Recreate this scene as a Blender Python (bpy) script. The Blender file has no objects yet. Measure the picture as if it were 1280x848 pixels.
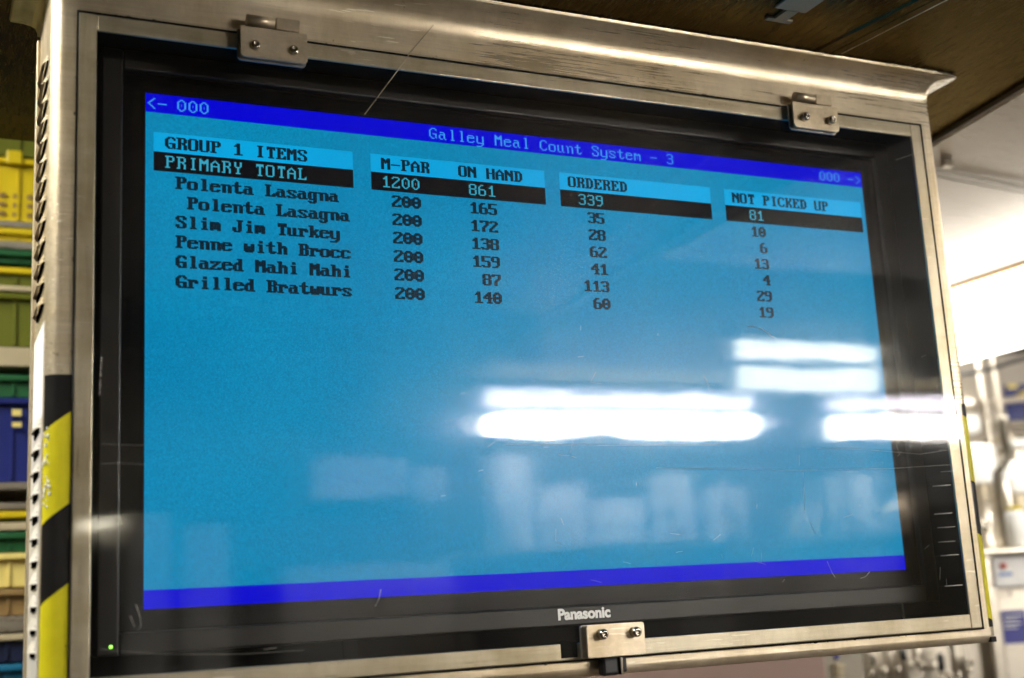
import bpy, bmesh, math, random
from mathutils import Vector, Matrix, Euler
random.seed(7)
SC = bpy.context.scene
COL = SC.collection
ZC = 1.95                       # height of the cabinet's middle above the galley floor; shapes below give z relative to it

# ------------------------------------------------------------------ camera, world, exposure
CAM_LOC = Vector((-0.6528, -1.1923, -0.2670))
CAM_ROT = Euler((1.7718, 0.0540, -0.4282))
FPX = 1590.0                    # focal length in photo pixels (1280 wide)
cam = bpy.data.cameras.new('camera'); co = bpy.data.objects.new('camera', cam); COL.objects.link(co)
co.location = CAM_LOC + Vector((0, 0, ZC)); co.rotation_euler = CAM_ROT
cam.sensor_width = 36; cam.lens = FPX / 1280 * 36; cam.clip_start = 0.01; cam.clip_end = 60
cam.dof.use_dof = True; cam.dof.focus_distance = 1.40; cam.dof.aperture_fstop = 3.1
SC.camera = co
w = bpy.data.worlds.new('World'); SC.world = w; w.use_nodes = True
w.node_tree.nodes['Background'].inputs[0].default_value = (1.0, 0.86, 0.62, 1)
w.node_tree.nodes['Background'].inputs[1].default_value = 0.06
vs = SC.view_settings
vs.view_transform = 'Standard'; vs.look = 'None'; vs.exposure = 0.95; vs.gamma = 1
SC.cycles.use_denoising = True
SC.cycles.max_bounces = 10; SC.cycles.transparent_max_bounces = 12
SC.cycles.sample_clamp_indirect = 6

TUBE = 64.0                     # radiance of the fluorescent lenses

# ------------------------------------------------------------------ materials
def mat(name):
    m = bpy.data.materials.new(name); m.use_nodes = True
    nt = m.node_tree; b = nt.nodes['Principled BSDF']
    return m, nt, b

def coords(nt, scale=(1, 1, 1)):
    tc = nt.nodes.new('ShaderNodeTexCoord'); mp = nt.nodes.new('ShaderNodeMapping')
    mp.inputs['Scale'].default_value = scale
    nt.links.new(tc.outputs['Object'], mp.inputs['Vector'])
    return mp.outputs['Vector']

def noise(nt, vec, scale, detail=4, rough=.6):
    n = nt.nodes.new('ShaderNodeTexNoise'); n.inputs['Scale'].default_value = scale
    n.inputs['Detail'].default_value = detail; n.inputs['Roughness'].default_value = rough
    nt.links.new(vec, n.inputs['Vector']); return n.outputs['Fac']

def ramp(nt, fac, stops):
    r = nt.nodes.new('ShaderNodeValToRGB'); e = r.color_ramp.elements
    while len(e) < len(stops): e.new(.5)
    for k, (p, c) in enumerate(stops):
        e[k].position = p; e[k].color = (*c, 1) if len(c) == 3 else c
    nt.links.new(fac, r.inputs[0]); return r.outputs[0]

def mapr(nt, fac, a, b, f0=.3, f1=.7):
    m = nt.nodes.new('ShaderNodeMapRange'); m.inputs['From Min'].default_value = f0; m.inputs['From Max'].default_value = f1
    m.inputs['To Min'].default_value = a; m.inputs['To Max'].default_value = b
    nt.links.new(fac, m.inputs['Value']); return m.outputs['Result']

def steel(name, base=(.6, .53, .41), r0=.24, r1=.42, grain=(3, 60, 60), dirt=.25, bump=.05, metallic=1.0, spots=True, stain=0, tint=None):
    m, nt, b = mat(name)
    v = coords(nt, grain); g = noise(nt, v, 6, 6, .7)
    v2 = coords(nt); st = noise(nt, v2, 7, 6, .65); blot = noise(nt, v2, 2.3, 3, .5)
    dk = tuple(c * (1 - dirt) for c in base)
    mx = nt.nodes.new('ShaderNodeMixRGB'); mx.inputs[0].default_value = .5
    c1 = ramp(nt, st, [(.35, dk), (.6, base)]); c2 = ramp(nt, g, [(.3, dk), (.65, base)])
    nt.links.new(c1, mx.inputs[1]); nt.links.new(c2, mx.inputs[2])
    out = mx.outputs[0]
    if spots:                                                  # small specks of grime
        sp = noise(nt, v2, 95, 2, .5); sm = ramp(nt, sp, [(.72, (1, 1, 1)), (.78, (.45, .4, .3))])
        mu = nt.nodes.new('ShaderNodeMixRGB'); mu.blend_type = 'MULTIPLY'; mu.inputs[0].default_value = .7
        nt.links.new(out, mu.inputs[1]); nt.links.new(sm, mu.inputs[2]); out = mu.outputs[0]
    if stain:                                                  # smears, grease and wiped patches
        for sc_, scale_, lo, a0, a1 in (((1.0, 1.0, .5), 5.5, 1 - stain, .36, .60), ((2.2, 2.2, .8), 6, 1 - stain * .6, .40, .56), ((.5, 2.2, 2.2), 9, 1 - stain * .5, .38, .55)):
            s_ = ramp(nt, noise(nt, coords(nt, sc_), scale_, 7, .68), [(a0, (lo, lo * .97, lo * .90)), (a1, (1, 1, 1))])
            mu = nt.nodes.new('ShaderNodeMixRGB'); mu.blend_type = 'MULTIPLY'; mu.inputs[0].default_value = 1
            nt.links.new(out, mu.inputs[1]); nt.links.new(s_, mu.inputs[2]); out = mu.outputs[0]
    if stain:                                                  # hairline scuffs
        v3 = coords(nt, (5, 90, 60)); h_ = ramp(nt, noise(nt, v3, 5, 2, .5), [(.66, (0, 0, 0)), (.70, (1, 1, 1))]); gate = ramp(nt, noise(nt, v2, 6, 2, .5), [(.5, (0, 0, 0)), (.62, (.8, .8, .8))])
        m3 = nt.nodes.new('ShaderNodeMixRGB'); m3.blend_type = 'MULTIPLY'; m3.inputs[0].default_value = 1
        nt.links.new(h_, m3.inputs[1]); nt.links.new(gate, m3.inputs[2])
        m4 = nt.nodes.new('ShaderNodeMixRGB'); nt.links.new(m3.outputs[0], m4.inputs[0]); nt.links.new(out, m4.inputs[1]); m4.inputs[2].default_value = (.95, .88, .72, 1); out = m4.outputs[0]
    if tint: b.inputs['Specular Tint'].default_value = (*tint, 1)
    nt.links.new(out, b.inputs['Base Color'])
    b.inputs['Metallic'].default_value = metallic
    add = nt.nodes.new('ShaderNodeMath'); add.operation = 'ADD'
    nt.links.new(mapr(nt, blot, r0, r1), add.inputs[0]); nt.links.new(mapr(nt, g, -.09, .10), add.inputs[1])
    nt.links.new(add.outputs[0], b.inputs['Roughness'])
    bp = nt.nodes.new('ShaderNodeBump'); bp.inputs['Strength'].default_value = bump; bp.inputs['Distance'].default_value = .002
    nt.links.new(g, bp.inputs['Height']); nt.links.new(bp.outputs[0], b.inputs['Normal'])
    return m

def plain(name, col, rough=.5, metallic=0., var=.15, scale=9, spec=.5):
    m, nt, b = mat(name); v = coords(nt); n = noise(nt, v, scale, 5)
    nt.links.new(ramp(nt, n, [(.3, tuple(c * (1 - var) for c in col)), (.7, tuple(min(1, c * (1 + var * .4)) for c in col))]), b.inputs['Base Color'])
    nt.links.new(mapr(nt, n, rough * .85, min(1, rough * 1.15)), b.inputs['Roughness'])
    b.inputs['Metallic'].default_value = metallic; b.inputs['Specular IOR Level'].default_value = spec
    return m

def glow(name, col, strength):
    m, nt, b = mat(name); b.inputs['Base Color'].default_value = (.8, .8, .78, 1)
    b.inputs['Emission Color'].default_value = (*col, 1); b.inputs['Emission Strength'].default_value = strength
    return m

def lit(name, col, strength=.52, dither=.0):
    """a lit picture element behind the television's front glass"""
    m, nt, b = mat(name); b.inputs['Base Color'].default_value = (.004, .004, .006, 1)
    b.inputs['Roughness'].default_value = .28; b.inputs['IOR'].default_value = 1.2
    if dither:
        v = coords(nt); n = noise(nt, v, 900, 1, .5); n2 = noise(nt, v, 5, 2, .5)
        d = ramp(nt, n, [(.3, tuple(c * (1 - dither) for c in col)), (.7, tuple(c * (1 + dither) for c in col))])
        d2 = ramp(nt, n2, [(.35, (.93, .93, .95)), (.65, (1.05, 1.05, 1.03))])
        mu = nt.nodes.new('ShaderNodeMixRGB'); mu.blend_type = 'MULTIPLY'; mu.inputs[0].default_value = 1
        nt.links.new(d, mu.inputs[1]); nt.links.new(d2, mu.inputs[2]); nt.links.new(mu.outputs[0], b.inputs['Emission Color'])
    else:
        b.inputs['Emission Color'].default_value = (*col, 1)
    b.inputs['Emission Strength'].default_value = strength
    return m

def acrylic():
    m = bpy.data.materials.new('clear_acrylic'); m.use_nodes = True; nt = m.node_tree; nt.nodes.clear()
    N = nt.nodes.new; L = nt.links.new
    out = N('ShaderNodeOutputMaterial'); tr = N('ShaderNodeBsdfTransparent'); tr.inputs[0].default_value = (.965, .965, .955, 1)
    g1 = N('ShaderNodeBsdfGlossy'); g2 = N('ShaderNodeBsdfGlossy')
    geo = N('ShaderNodeNewGeometry'); fr = N('ShaderNodeFresnel'); ior = N('ShaderNodeMapRange')
    ior.inputs['To Min'].default_value = 1.49; ior.inputs['To Max'].default_value = 1 / 1.49
    L(geo.outputs['Backfacing'], ior.inputs['Value']); L(ior.outputs[0], fr.inputs['IOR'])
    v = coords(nt, (1, 1, 1)); n = noise(nt, v, 9, 7, .7)
    vs_ = coords(nt, (2, 30, 26)); ns = noise(nt, vs_, 3, 5, .7)                   # wiping streaks left to right
    vv = coords(nt, (60, 20, 2)); nv = noise(nt, vv, 3, 4, .7)                   # runs from top to bottom
    L(mapr(nt, n, .045, .072), g1.inputs['Roughness']); g1.inputs['Anisotropy'].default_value = -.5
    tg = N('ShaderNodeCombineXYZ'); tg.inputs[0].default_value = 1; L(tg.outputs[0], g1.inputs['Tangent'])
    g2.inputs['Roughness'].default_value = .3
    hz = N('ShaderNodeMath'); hz.operation = 'MULTIPLY'
    L(mapr(nt, ns, .5, 1.0), hz.inputs[0]); L(mapr(nt, n, .02, .16), hz.inputs[1])
    g3 = N('ShaderNodeBsdfGlossy'); g3.inputs['Roughness'].default_value = .028
    ms = N('ShaderNodeMixShader'); ms.inputs[0].default_value = .42; L(g1.outputs[0], ms.inputs[1]); L(g3.outputs[0], ms.inputs[2])
    mg = N('ShaderNodeMixShader'); L(hz.outputs[0], mg.inputs[0]); L(ms.outputs[0], mg.inputs[1]); L(g2.outputs[0], mg.inputs[2])
    bp = N('ShaderNodeBump'); bp.inputs['Strength'].default_value = .05; bp.inputs['Distance'].default_value = .004
    L(noise(nt, coords(nt, (1, 1, 2.5)), 5, 3, .5), bp.inputs['Height'])
    L(bp.outputs[0], g1.inputs['Normal']); L(bp.outputs[0], g2.inputs['Normal']); L(bp.outputs[0], g3.inputs['Normal'])
    df = N('ShaderNodeBsdfDiffuse'); df.inputs[0].default_value = (.75, .72, .66, 1)
    m1 = N('ShaderNodeMixShader'); L(fr.outputs[0], m1.inputs[0]); L(tr.outputs[0], m1.inputs[1]); L(mg.outputs[0], m1.inputs[2])
    m2 = N('ShaderNodeMixShader')                                                # thin film of dust and grease
    du = N('ShaderNodeMath'); du.operation = 'MULTIPLY'; L(mapr(nt, nv, .0003, .004), du.inputs[0]); L(mapr(nt, n, .4, 1.3), du.inputs[1])
    L(du.outputs[0], m2.inputs[0]); L(m1.outputs[0], m2.inputs[1]); L(df.outputs[0], m2.inputs[2])
    L(m2.outputs[0], out.inputs[0]); return m

M = {}
M['face'] = steel('cabinet_steel', (.89, .765, .565), .20, .54, (2, 60, 60), .30, .16, .66, stain=.24)
M['rim'] = steel('rim_steel', (.88, .78, .60), .28, .46, (60, 60, 2), .28, .10, .66, stain=.26)
M['rim_flat'] = steel('rim_steel_level', (.88, .78, .60), .28, .46, (2, 60, 60), .28, .10, .66, stain=.26)
M['grime'] = plain('grime_brown', (.06, .045, .02), .7)
M['side'] = plain('side_steel_lit', (.84, .79, .70), .38, .25, .12, 20)  # strong light on the steel side, put into a pale colour
M['plate'] = steel('plate_steel', (.82, .70, .52), .28, .46, (20, 20, 20), .3, .03, .7, stain=.22)
M['bolt'] = steel('bolt_steel', (.7, .64, .54), .12, .2, (5, 5, 5), .1, .0, spots=False)
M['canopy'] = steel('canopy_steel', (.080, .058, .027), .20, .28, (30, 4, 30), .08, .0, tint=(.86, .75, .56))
M['ceiling'] = steel('ceiling_steel', (.33, .27, .21), .26, .34, (2, 40, 40), .1, .02, .75, spots=False)
M['bgsteel'] = steel('kitchen_steel', (.68, .62, .52), .25, .4, (4, 40, 40), .2, .03, .85, spots=False)
M['dull'] = steel('dull_steel', (.42, .38, .31), .35, .5, (4, 40, 40), .3, .03, .8, spots=False)
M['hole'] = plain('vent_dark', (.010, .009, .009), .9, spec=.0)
M['acrylic'] = acrylic()
M['bezel'] = plain('bezel_plastic', (.030, .027, .025), .34, 0, .1, 30)
M['glassblack'] = plain('panel_black', (.004, .004, .005), .22, 0, .05)
M['tape_yellow'] = plain('tape_yellow', (.74, .655, .012), .42, 0, .22, 14)
M['tape_black'] = plain('tape_black', (.014, .013, .013), .3, 0, .2, 14)
for n_ in ('tape_yellow', 'tape_black'):
    nt = M[n_].node_tree; b = nt.nodes['Principled BSDF']; bp = nt.nodes.new('ShaderNodeBump'); bp.inputs['Strength'].default_value = .35; bp.inputs['Distance'].default_value = .002
    nt.links.new(noise(nt, coords(nt, (1, 1, .35)), 90, 3, .6), bp.inputs['Height']); nt.links.new(bp.outputs[0], b.inputs['Normal'])
M['paper'] = plain('white_sticker', (.86, .85, .82), .6, 0, .06, 14)
M['rubber'] = plain('black_rubber', (.012, .012, .012), .45)
M['logo'] = plain('logo_silver', (.95, .94, .92), .5, .5, .03)
M['scratch'] = plain('scratch_white', (.50, .47, .42), .6, 0, .3, 60)
M['led'] = glow('green_light', (.25, 1, .05), 1.6)
M['tube_cool'] = glow('lamp_cool', (1, .95, .88), TUBE)
M['tube_mid'] = glow('lamp_mid', (1, .95, .88), TUBE * .6)
M['tube_dim'] = glow('lamp_dim', (.93, .86, 1), TUBE * .16)
M['tube_soft'] = glow('lamp_soft', (1, .98, .86), TUBE * .12)
M['lens'] = glow('lamp_lens', (1, .965, .88), 4.0)
M['lens_side'] = glow('lamp_side', (1, .97, .88), 24.0)
M['lamp_far'] = glow('lamp_far', (1, .92, .72), 7.0)
M['orange'] = plain('orange_trim', (.62, .33, .06), .5)
M['housing'] = plain('lamp_housing', (.7, .68, .62), .5)
M['floor'] = plain('floor_tile', (.07, .055, .045), .5, 0, .3, 3)
M['wall_dark'] = plain('wall_paint', (.07, .052, .012), .7, 0, .2, 3, .1)
M['wall_pale'] = plain('wall_pale', (.52, .47, .40), .45, 0, .12, 3)
M['wall_pink'] = plain('wall_pink', (.42, .29, .25), .5, 0, .08, 4)
M['void'] = plain('ceiling_void', (.10, .076, .012), .7, 0, .3, 3, .1)
for n_, c_ in dict(yellow=(.66, .50, .005), straw=(.85, .70, .22), olive=(.12, .135, .006), green=(.01, .10, .03), blue=(.008, .018, .16),
                   navy=(.01, .016, .05), teal=(.01, .16, .30), tan=(.52, .44, .28), brown=(.30, .19, .07), white=(.82, .81, .78), red=(.5, .06, .03),
                   signblue=(.03, .035, .24), darkgreen=(.012, .05, .03), palegreen=(.5, .58, .42), bluelabel=(.15, .25, .5)).items():
    M[n_] = plain(n_ + '_plastic', c_, .42, 0, .14, 12)

# ------------------------------------------------------------------ mesh helpers
def bx(bm, x0, x1, y0, y1, z0, z1, bev=0, seg=2, mi=0):
    r = bmesh.ops.create_cube(bm, size=1)
    for v in r['verts']:
        v.co = Vector((x0 + (v.co.x + .5) * (x1 - x0), y0 + (v.co.y + .5) * (y1 - y0), z0 + (v.co.z + .5) * (z1 - z0)))
    fs = {f for v in r['verts'] for f in v.link_faces}
    for f in fs: f.material_index = mi
    if bev:
        es = {e for v in r['verts'] for e in v.link_edges}
        bmesh.ops.bevel(bm, geom=list(es), offset=bev, segments=seg, profile=.5, affect='EDGES', material=-1)
    return bm

def B(*a, **k): return bx(bmesh.new(), *a, **k)

def tube(bm, pts, r, seg=10, rr=None, cap=True):
    pts = [Vector(p) for p in pts]; rings = []
    for i, p in enumerate(pts):
        d = (pts[min(i + 1, len(pts) - 1)] - pts[max(i - 1, 0)]).normalized()
        a = Vector((0, 0, 1)) if abs(d.z) < .9 else Vector((1, 0, 0))
        u = d.cross(a).normalized(); v = d.cross(u)
        q = rr[i] if rr else r
        rings.append([bm.verts.new(p + (u * math.cos(t) + v * math.sin(t)) * q) for t in [2 * math.pi * k / seg for k in range(seg)]])
    for a, b in zip(rings, rings[1:]):
        for k in range(seg):
            f = bm.faces.new((a[k], a[(k + 1) % seg], b[(k + 1) % seg], b[k])); f.smooth = True
    if cap:
        bm.faces.new(rings[0][::-1]); bm.faces.new(rings[-1])
    return bm

def lathe(bm, c, prof, seg=24, axis='z'):
    c = Vector(c); rings = []
    for r, h in prof:
        ring = []
        for k in range(seg):
            t = 2 * math.pi * k / seg; a, b = r * math.cos(t), r * math.sin(t)
            ring.append(bm.verts.new(c + (Vector((a, b, h)) if axis == 'z' else Vector((a, -h, b)) if axis == 'y' else Vector((h, a, b)))))
        rings.append(ring)
    for a, b in zip(rings, rings[1:]):
        for k in range(seg):
            f = bm.faces.new((a[k], a[(k + 1) % seg], b[(k + 1) % seg], b[k])); f.smooth = True
    bm.faces.new(rings[0][::-1]); bm.faces.new(rings[-1])
    return bm

def rplate(bm, cx, cz, wd, h, y0, y1, r, rt=None, seg=5):
    """rounded plate in the XZ plane, thickness y0..y1; rt = radius of the two top corners"""
    rt = r if rt is None else rt; pts = []
    for sx, sz, q, a0 in ((1, 1, rt, 0), (-1, 1, rt, 90), (-1, -1, r, 180), (1, -1, r, 270)):
        for k in range(seg + 1):
            t = math.radians(a0 + 90 * k / seg)
            pts.append((cx + sx * (wd / 2 - q) + q * math.cos(t), cz + sz * (h / 2 - q) + q * math.sin(t)))
    f0 = [bm.verts.new((x, y0, z)) for x, z in pts]; f1 = [bm.verts.new((x, y1, z)) for x, z in pts]
    bm.faces.new(f0); bm.faces.new(f1[::-1]); n = len(pts)
    for k in range(n): bm.faces.new((f0[k], f1[k], f1[(k + 1) % n], f0[(k + 1) % n]))
    return bm

def xf(bm, Mx):
    bmesh.ops.transform(bm, matrix=Mx, verts=bm.verts); return bm

def base_of(o):
    p = Vector((0, 0, 0))
    while o is not None: p = p + o.location; o = o.parent
    return p

def obj(name, bm, mats, parent=None, loc=None):
    """links bm as ONE mesh object; z of the shape is relative to the cabinet's middle"""
    bmesh.ops.recalc_face_normals(bm, faces=bm.faces)
    org = base_of(parent) if parent else Vector(loc) + Vector((0, 0, ZC)) if loc else Vector((0, 0, 0))
    bmesh.ops.translate(bm, verts=bm.verts, vec=Vector((0, 0, ZC)) - org)
    me = bpy.data.meshes.new(name); bm.to_mesh(me); bm.free()
    for m in (mats if isinstance(mats, (list, tuple)) else [mats]): me.materials.append(m)
    o = bpy.data.objects.new(name, me); COL.objects.link(o)
    if parent: o.parent = parent
    elif loc: o.location = org
    return o

def thing(name, label, cat, loc, group=None):
    o = bpy.data.objects.new(name, None); o.empty_display_size = .05; COL.objects.link(o)
    o.location = Vector(loc) + Vector((0, 0, ZC)); o['label'] = label; o['category'] = cat
    if group: o['group'] = group
    return o

def tag(o, label, cat, group=None):
    o['label'] = label; o['category'] = cat
    if group: o['group'] = group
    return o

def struct(name, bm, m):
    o = obj(name, bm, m); o['kind'] = 'structure'; return o

def copy_tree(o, parent=None):
    c = o.copy(); COL.objects.link(c); c.parent = parent
    for ch in [x for x in bpy.data.objects if x.parent == o]: copy_tree(ch, c)
    return c

RC = CAM_ROT.to_matrix()
def pd(px, py, d):              # a point at depth d along the view axis, for measuring far things from the photo
    return CAM_LOC + RC @ Vector(((px - 640) / FPX * d, -(py - 424) / FPX * d, -d))
def at(px, py, y):              # the same, on the plane y = const
    v = RC @ Vector(((px - 640) / FPX, -(py - 424) / FPX, -1)); return CAM_LOC + v * ((y - CAM_LOC.y) / v.y)
def mir(px, py, y):             # the point whose mirror image in the door is seen at (px, py)
    p = at(px, py, y); return Vector((p.x, -p.y, p.z))

FLOOR = -ZC
# ------------------------------------------------------------------ setting
struct('floor', B(-3, 6, -3.8, 5, FLOOR - .1, FLOOR), M['floor'])
struct('upper_ceiling', B(-3, .73, -3.8, 5, .95, 1.0), M['void'])
struct('ceiling', B(.735, 6, -1.05, 5, .42, .46), M['ceiling'])
struct('rear_ceiling', B(.735, 6, -3.8, -1.052, .42, .46), M['void'])
struct('rear_wall', B(-3, 6, -3.9, -3.8, FLOOR, .94), M['wall_dark'])
struct('side_wall', B(-3.1, -3.0, -3.8, 5, FLOOR, .94), M['wall_dark'])
struct('far_wall', B(-3, -.2, 3.0, 3.1, FLOOR, .94), M['wall_dark'])

# stainless canopy the cabinet hangs from
cn = thing('extractor_canopy', 'dark brown stainless overhead canopy that the screen cabinet hangs from', 'canopy', (0, 0, .373))
bm = bmesh.new()
x_edge = lambda y: .700 + .155 * (y - .15) if y > -.6 else .584 + .1 * (-.6 - y)
ys = [-1.6, -.6, .55]
vb = [[bm.verts.new((x, y, z)) for x in (-.62, x_edge(y))] for y in ys for z in (.373,)]
vt = [[bm.verts.new((x, y, .47)) for x in (-.62, x_edge(y))] for y in ys]
for i in range(2):
    bm.faces.new((vb[i][0], vb[i][1], vb[i + 1][1], vb[i + 1][0])); bm.faces.new((vt[i][0], vt[i + 1][0], vt[i + 1][1], vt[i][1]))
    bm.faces.new((vb[i][1], vt[i][1], vt[i + 1][1], vb[i + 1][1])); bm.faces.new((vb[i][0], vb[i + 1][0], vt[i + 1][0], vt[i][0]))
bm.faces.new((vb[0][0], vt[0][0], vt[0][1], vb[0][1])); bm.faces.new((vb[2][0], vb[2][1], vt[2][1], vt[2][0]))
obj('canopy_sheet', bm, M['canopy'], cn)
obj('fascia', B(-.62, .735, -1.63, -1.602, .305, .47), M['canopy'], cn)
bm = bmesh.new()                                              # folded rim along the canopy's right edge
for off, wd, z0 in ((-.002, .010, .366),):
    rows = []
    for y in ys:
        x = x_edge(y) + off
        rows.append([bm.verts.new((x, y, .3725)), bm.verts.new((x, y, z0)), bm.verts.new((x + wd, y, z0 + .002)), bm.verts.new((x + wd, y, .43))])
    for a, b in zip(rows, rows[1:]):
        for k in range(3): bm.faces.new((a[k], a[k + 1], b[k + 1], b[k]))
obj('rim', bm, M['dull'], cn)
obj('rim_lip', tube(bmesh.new(), [(x_edge(y) + .0095, y, .3665) for y in (-.59, .0, .55)], .0016, 8), M['rim'], cn)
bm = bmesh.new()                                              # raised channel running away from the cabinet
rows = []
for y, x0, x1 in ((-.034, .3245, .3605), (-.19, .3512, .3815), (-.9, .475, .505)):
    rows.append([bm.verts.new((x, y, z)) for x, z in ((x0, .3729), (x0 + .003, .3708), (x0 + .012, .3706), (x0 + .0125, .3712), (x1 - .012, .3712), (x1 - .0115, .3704), (x1, .3704), (x1 + .0005, .3729))])
for a, b in zip(rows, rows[1:]):
    for k in range(7): bm.faces.new((a[k], a[k + 1], b[k + 1], b[k]))
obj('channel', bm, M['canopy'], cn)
obj('channel_edge', tube(bmesh.new(), [(.3625, -.036, .3716), (.3835, -.19, .3716), (.507, -.9, .3716)], .0011, 6), M['rim'], cn)
br = B(.203, .246, -.160, -.116, .3695, .3728, bev=.001); bx(br, .220, .236, -.1158, -.093, .3695, .3727); bx(br, .211, .246, -.0928, -.086, .370, .3727)
obj('tee_reflection', br, M['dull'], cn)  # flat tee shaped after a blurred reflection in the canopy sheet

# ------------------------------------------------------------------ display cabinet
XL, XR, D, R = -.557, .5345, .135, .013
OX0, OX1, OZ0, OZ1 = -.516, .503, -.3175, .2975
cab = thing('display_cabinet', 'brushed stainless steel cabinet with a clear hinged door around the screen', 'cabinet', (0, .06, -.351))
bm = bmesh.new()
def plan(inset=0., flare=0.):
    """outline of the cabinet from back left, round the front, to back right"""
    pts = []
    r = R; E = D + (.040 if flare > .004 else 0)
    fx = .029 * (flare / .029) ** 3
    pts.append((XL + inset - fx, E, 'p')); pts.append((XL + inset - fx, .06, 'p'))
    n = 8
    for k in range(n + 1):
        a = math.pi / 2 * k / n
        x = XL + r - r * math.cos(a); y = r - r * math.sin(a)
        wx = min(1, 1.6 * math.cos(a)); wy = min(1, 1.6 * math.sin(a))
        pts.append((x + (inset - fx) * wx, y + (inset - flare) * wy, 'c'))
    pts.append((OX0, inset - flare, 'o')); pts.append((OX1, inset - flare, 'f'))
    for k in range(n, -1, -1):
        a = math.pi / 2 * k / n
        x = XR - r + r * math.cos(a); y = r - r * math.sin(a)
        wx = min(1, 1.6 * math.cos(a)); wy = min(1, 1.6 * math.sin(a))
        pts.append((x - (inset - fx) * wx, y + (inset - flare) * wy, 'c'))
    pts.append((XR - inset + fx, .06, 'p')); pts.append((XR - inset + fx, E, 'p'))
    return pts
levels = []
for k in range(6):
    a = math.pi / 2 * k / 5; levels.append((-.3505 + .009 * (1 - math.cos(a)), .009 * (1 - math.sin(a)), 0))
levels += [(OZ0, 0, 0), (OZ1, 0, 0), (.338, 0, 0)]
for k in range(1, 9):
    t = math.pi / 2 * k / 8; levels.append((.338 + .0305 * math.sin(t), 0, .0285 * (1 - math.cos(t))))
levels += [(.3715, 0, .029)]
loops = []
for z, ins, fl in levels:
    loops.append([bm.verts.new((x, y, z)) for x, y, _ in plan(ins, fl)])
kinds = [k for _, _, k in plan()]
for li, (a, b) in enumerate(zip(loops, loops[1:])):
    hole = levels[li][0] == OZ0
    for k in range(len(a) - 1):
        if hole and kinds[k] == 'o': continue
        f = bm.faces.new((a[k], a[k + 1], b[k + 1], b[k])); f.smooth = (kinds[k] == 'c' and kinds[k + 1] == 'c') or li < 5 or 8 <= li < 16
bm.faces.new(loops[0]); bm.faces.new(loops[-1][::-1])
for a, b in zip(loops, loops[1:]): bm.faces.new((a[-1], a[0], b[0], b[-1]))
body = obj('body', bm, M['face'], cab)
# turned-in rim of the opening, seen through the edge of the door
def ring(bm, X0, X1, Z0, Z1, wd, y0, y1, bev):
    bx(bm, X0, X0 + wd, y0, y1, Z0, Z1, bev, 3); bx(bm, X1 - wd, X1, y0, y1, Z0, Z1, bev, 3)
    n0 = len(bm.faces)
    bx(bm, X0 + wd + .0003, X1 - wd - .0003, y0, y1, Z1 - wd, Z1, bev, 3); bx(bm, X0 + wd + .0003, X1 - wd - .0003, y0, y1, Z0, Z0 + wd, bev, 3)
    for f in bm.faces:
        if min(v.co.x for v in f.verts) >= X0 + wd + .0002 and max(v.co.x for v in f.verts) <= X1 - wd - .0002: f.material_index = 1
    return bm
obj('opening_rim', ring(bmesh.new(), -.5326, .5078, -.3322, .3054, .0168, -.0028, .0006, .0012), [M['rim'], M['rim_flat']], cab)
obj('edge_shadow', ring(bmesh.new(), -.5342, .5095, -.3338, .3070, .0014, -.0034, -.0003, 0), M['hole'], cab)  # shadow line round the door edge, put in as a dark ring
obj('shaded_reveal', ring(bmesh.new(), -.5275, .5060, -.3280, .3040, .0125, .0008, .0306, 0), M['hole'], cab)  # shade inside the steel cabinet, put in as black surfaces here and below
obj('inner_shade', ring(bmesh.new(), -.5300, .5085, -.330, .310, .004, .031, D - .008, 0), M['hole'], cab)
obj('back_shade', B(-.525, .503, D - .007, D - .004, -.325, .305), M['hole'], cab)

# louvred left side
obj('lit_side_sheet', B(XL - .0008, XL + .001, .0135, D - .0085, -.335, -.0835), M['side'], cab)  # pale sheet added over the lower steel side for its overexposed look
for z0, z1, n in ((.022, .262, 13), (-.292, -.092, 11)):
    bm = bmesh.new(); hb = bmesh.new()
    low_ = z1 < 0; xs_ = XL - (.0009 if low_ else .0004)
    for k in range(n):
        z = z0 + (z1 - z0) * k / (n - 1)
        ya, yb, h, dep = (.026, .090, .0110, .0042) if low_ else (.018, .100, .0115, .0052)
        N = 10; low = []; top = []
        for j in range(N + 1):
            u = j / N; y = ya + (yb - ya) * u; s = min(1, math.sin(math.pi * u) * 1.9)
            low.append(bm.verts.new((xs_ - dep * s, y, z))); top.append(bm.verts.new((xs_, y, z + h * max(.25, s))))
        for j in range(N):
            f = bm.faces.new((low[j], low[j + 1], top[j + 1], top[j])); f.smooth = True
        bx(hb, xs_ - .0008, XL + .002, ya + .004, yb - .004, z - (.0042 if low_ else .0015), z + .0040)
    obj('vent_louvre', bm, M['side'] if low_ else M['face'], cab); obj('vent_opening', hb, M['hole'], cab)
obj('sticker', B(XL - .0006, XL + .001, .012, .122, -.083, .004), M['paper'], cab)
obj('side_edge', B(XL - .0035, XL + .001, D - .008, D + .002, -.345, .330, bev=.001), M['rim'], cab)
bf = bmesh.new(); bx(bf, XL - .010, XL + .03, .02, .11, -.372, -.3515, bev=.004)
obj('cable_gland', bf, M['tan'], cab)

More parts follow.
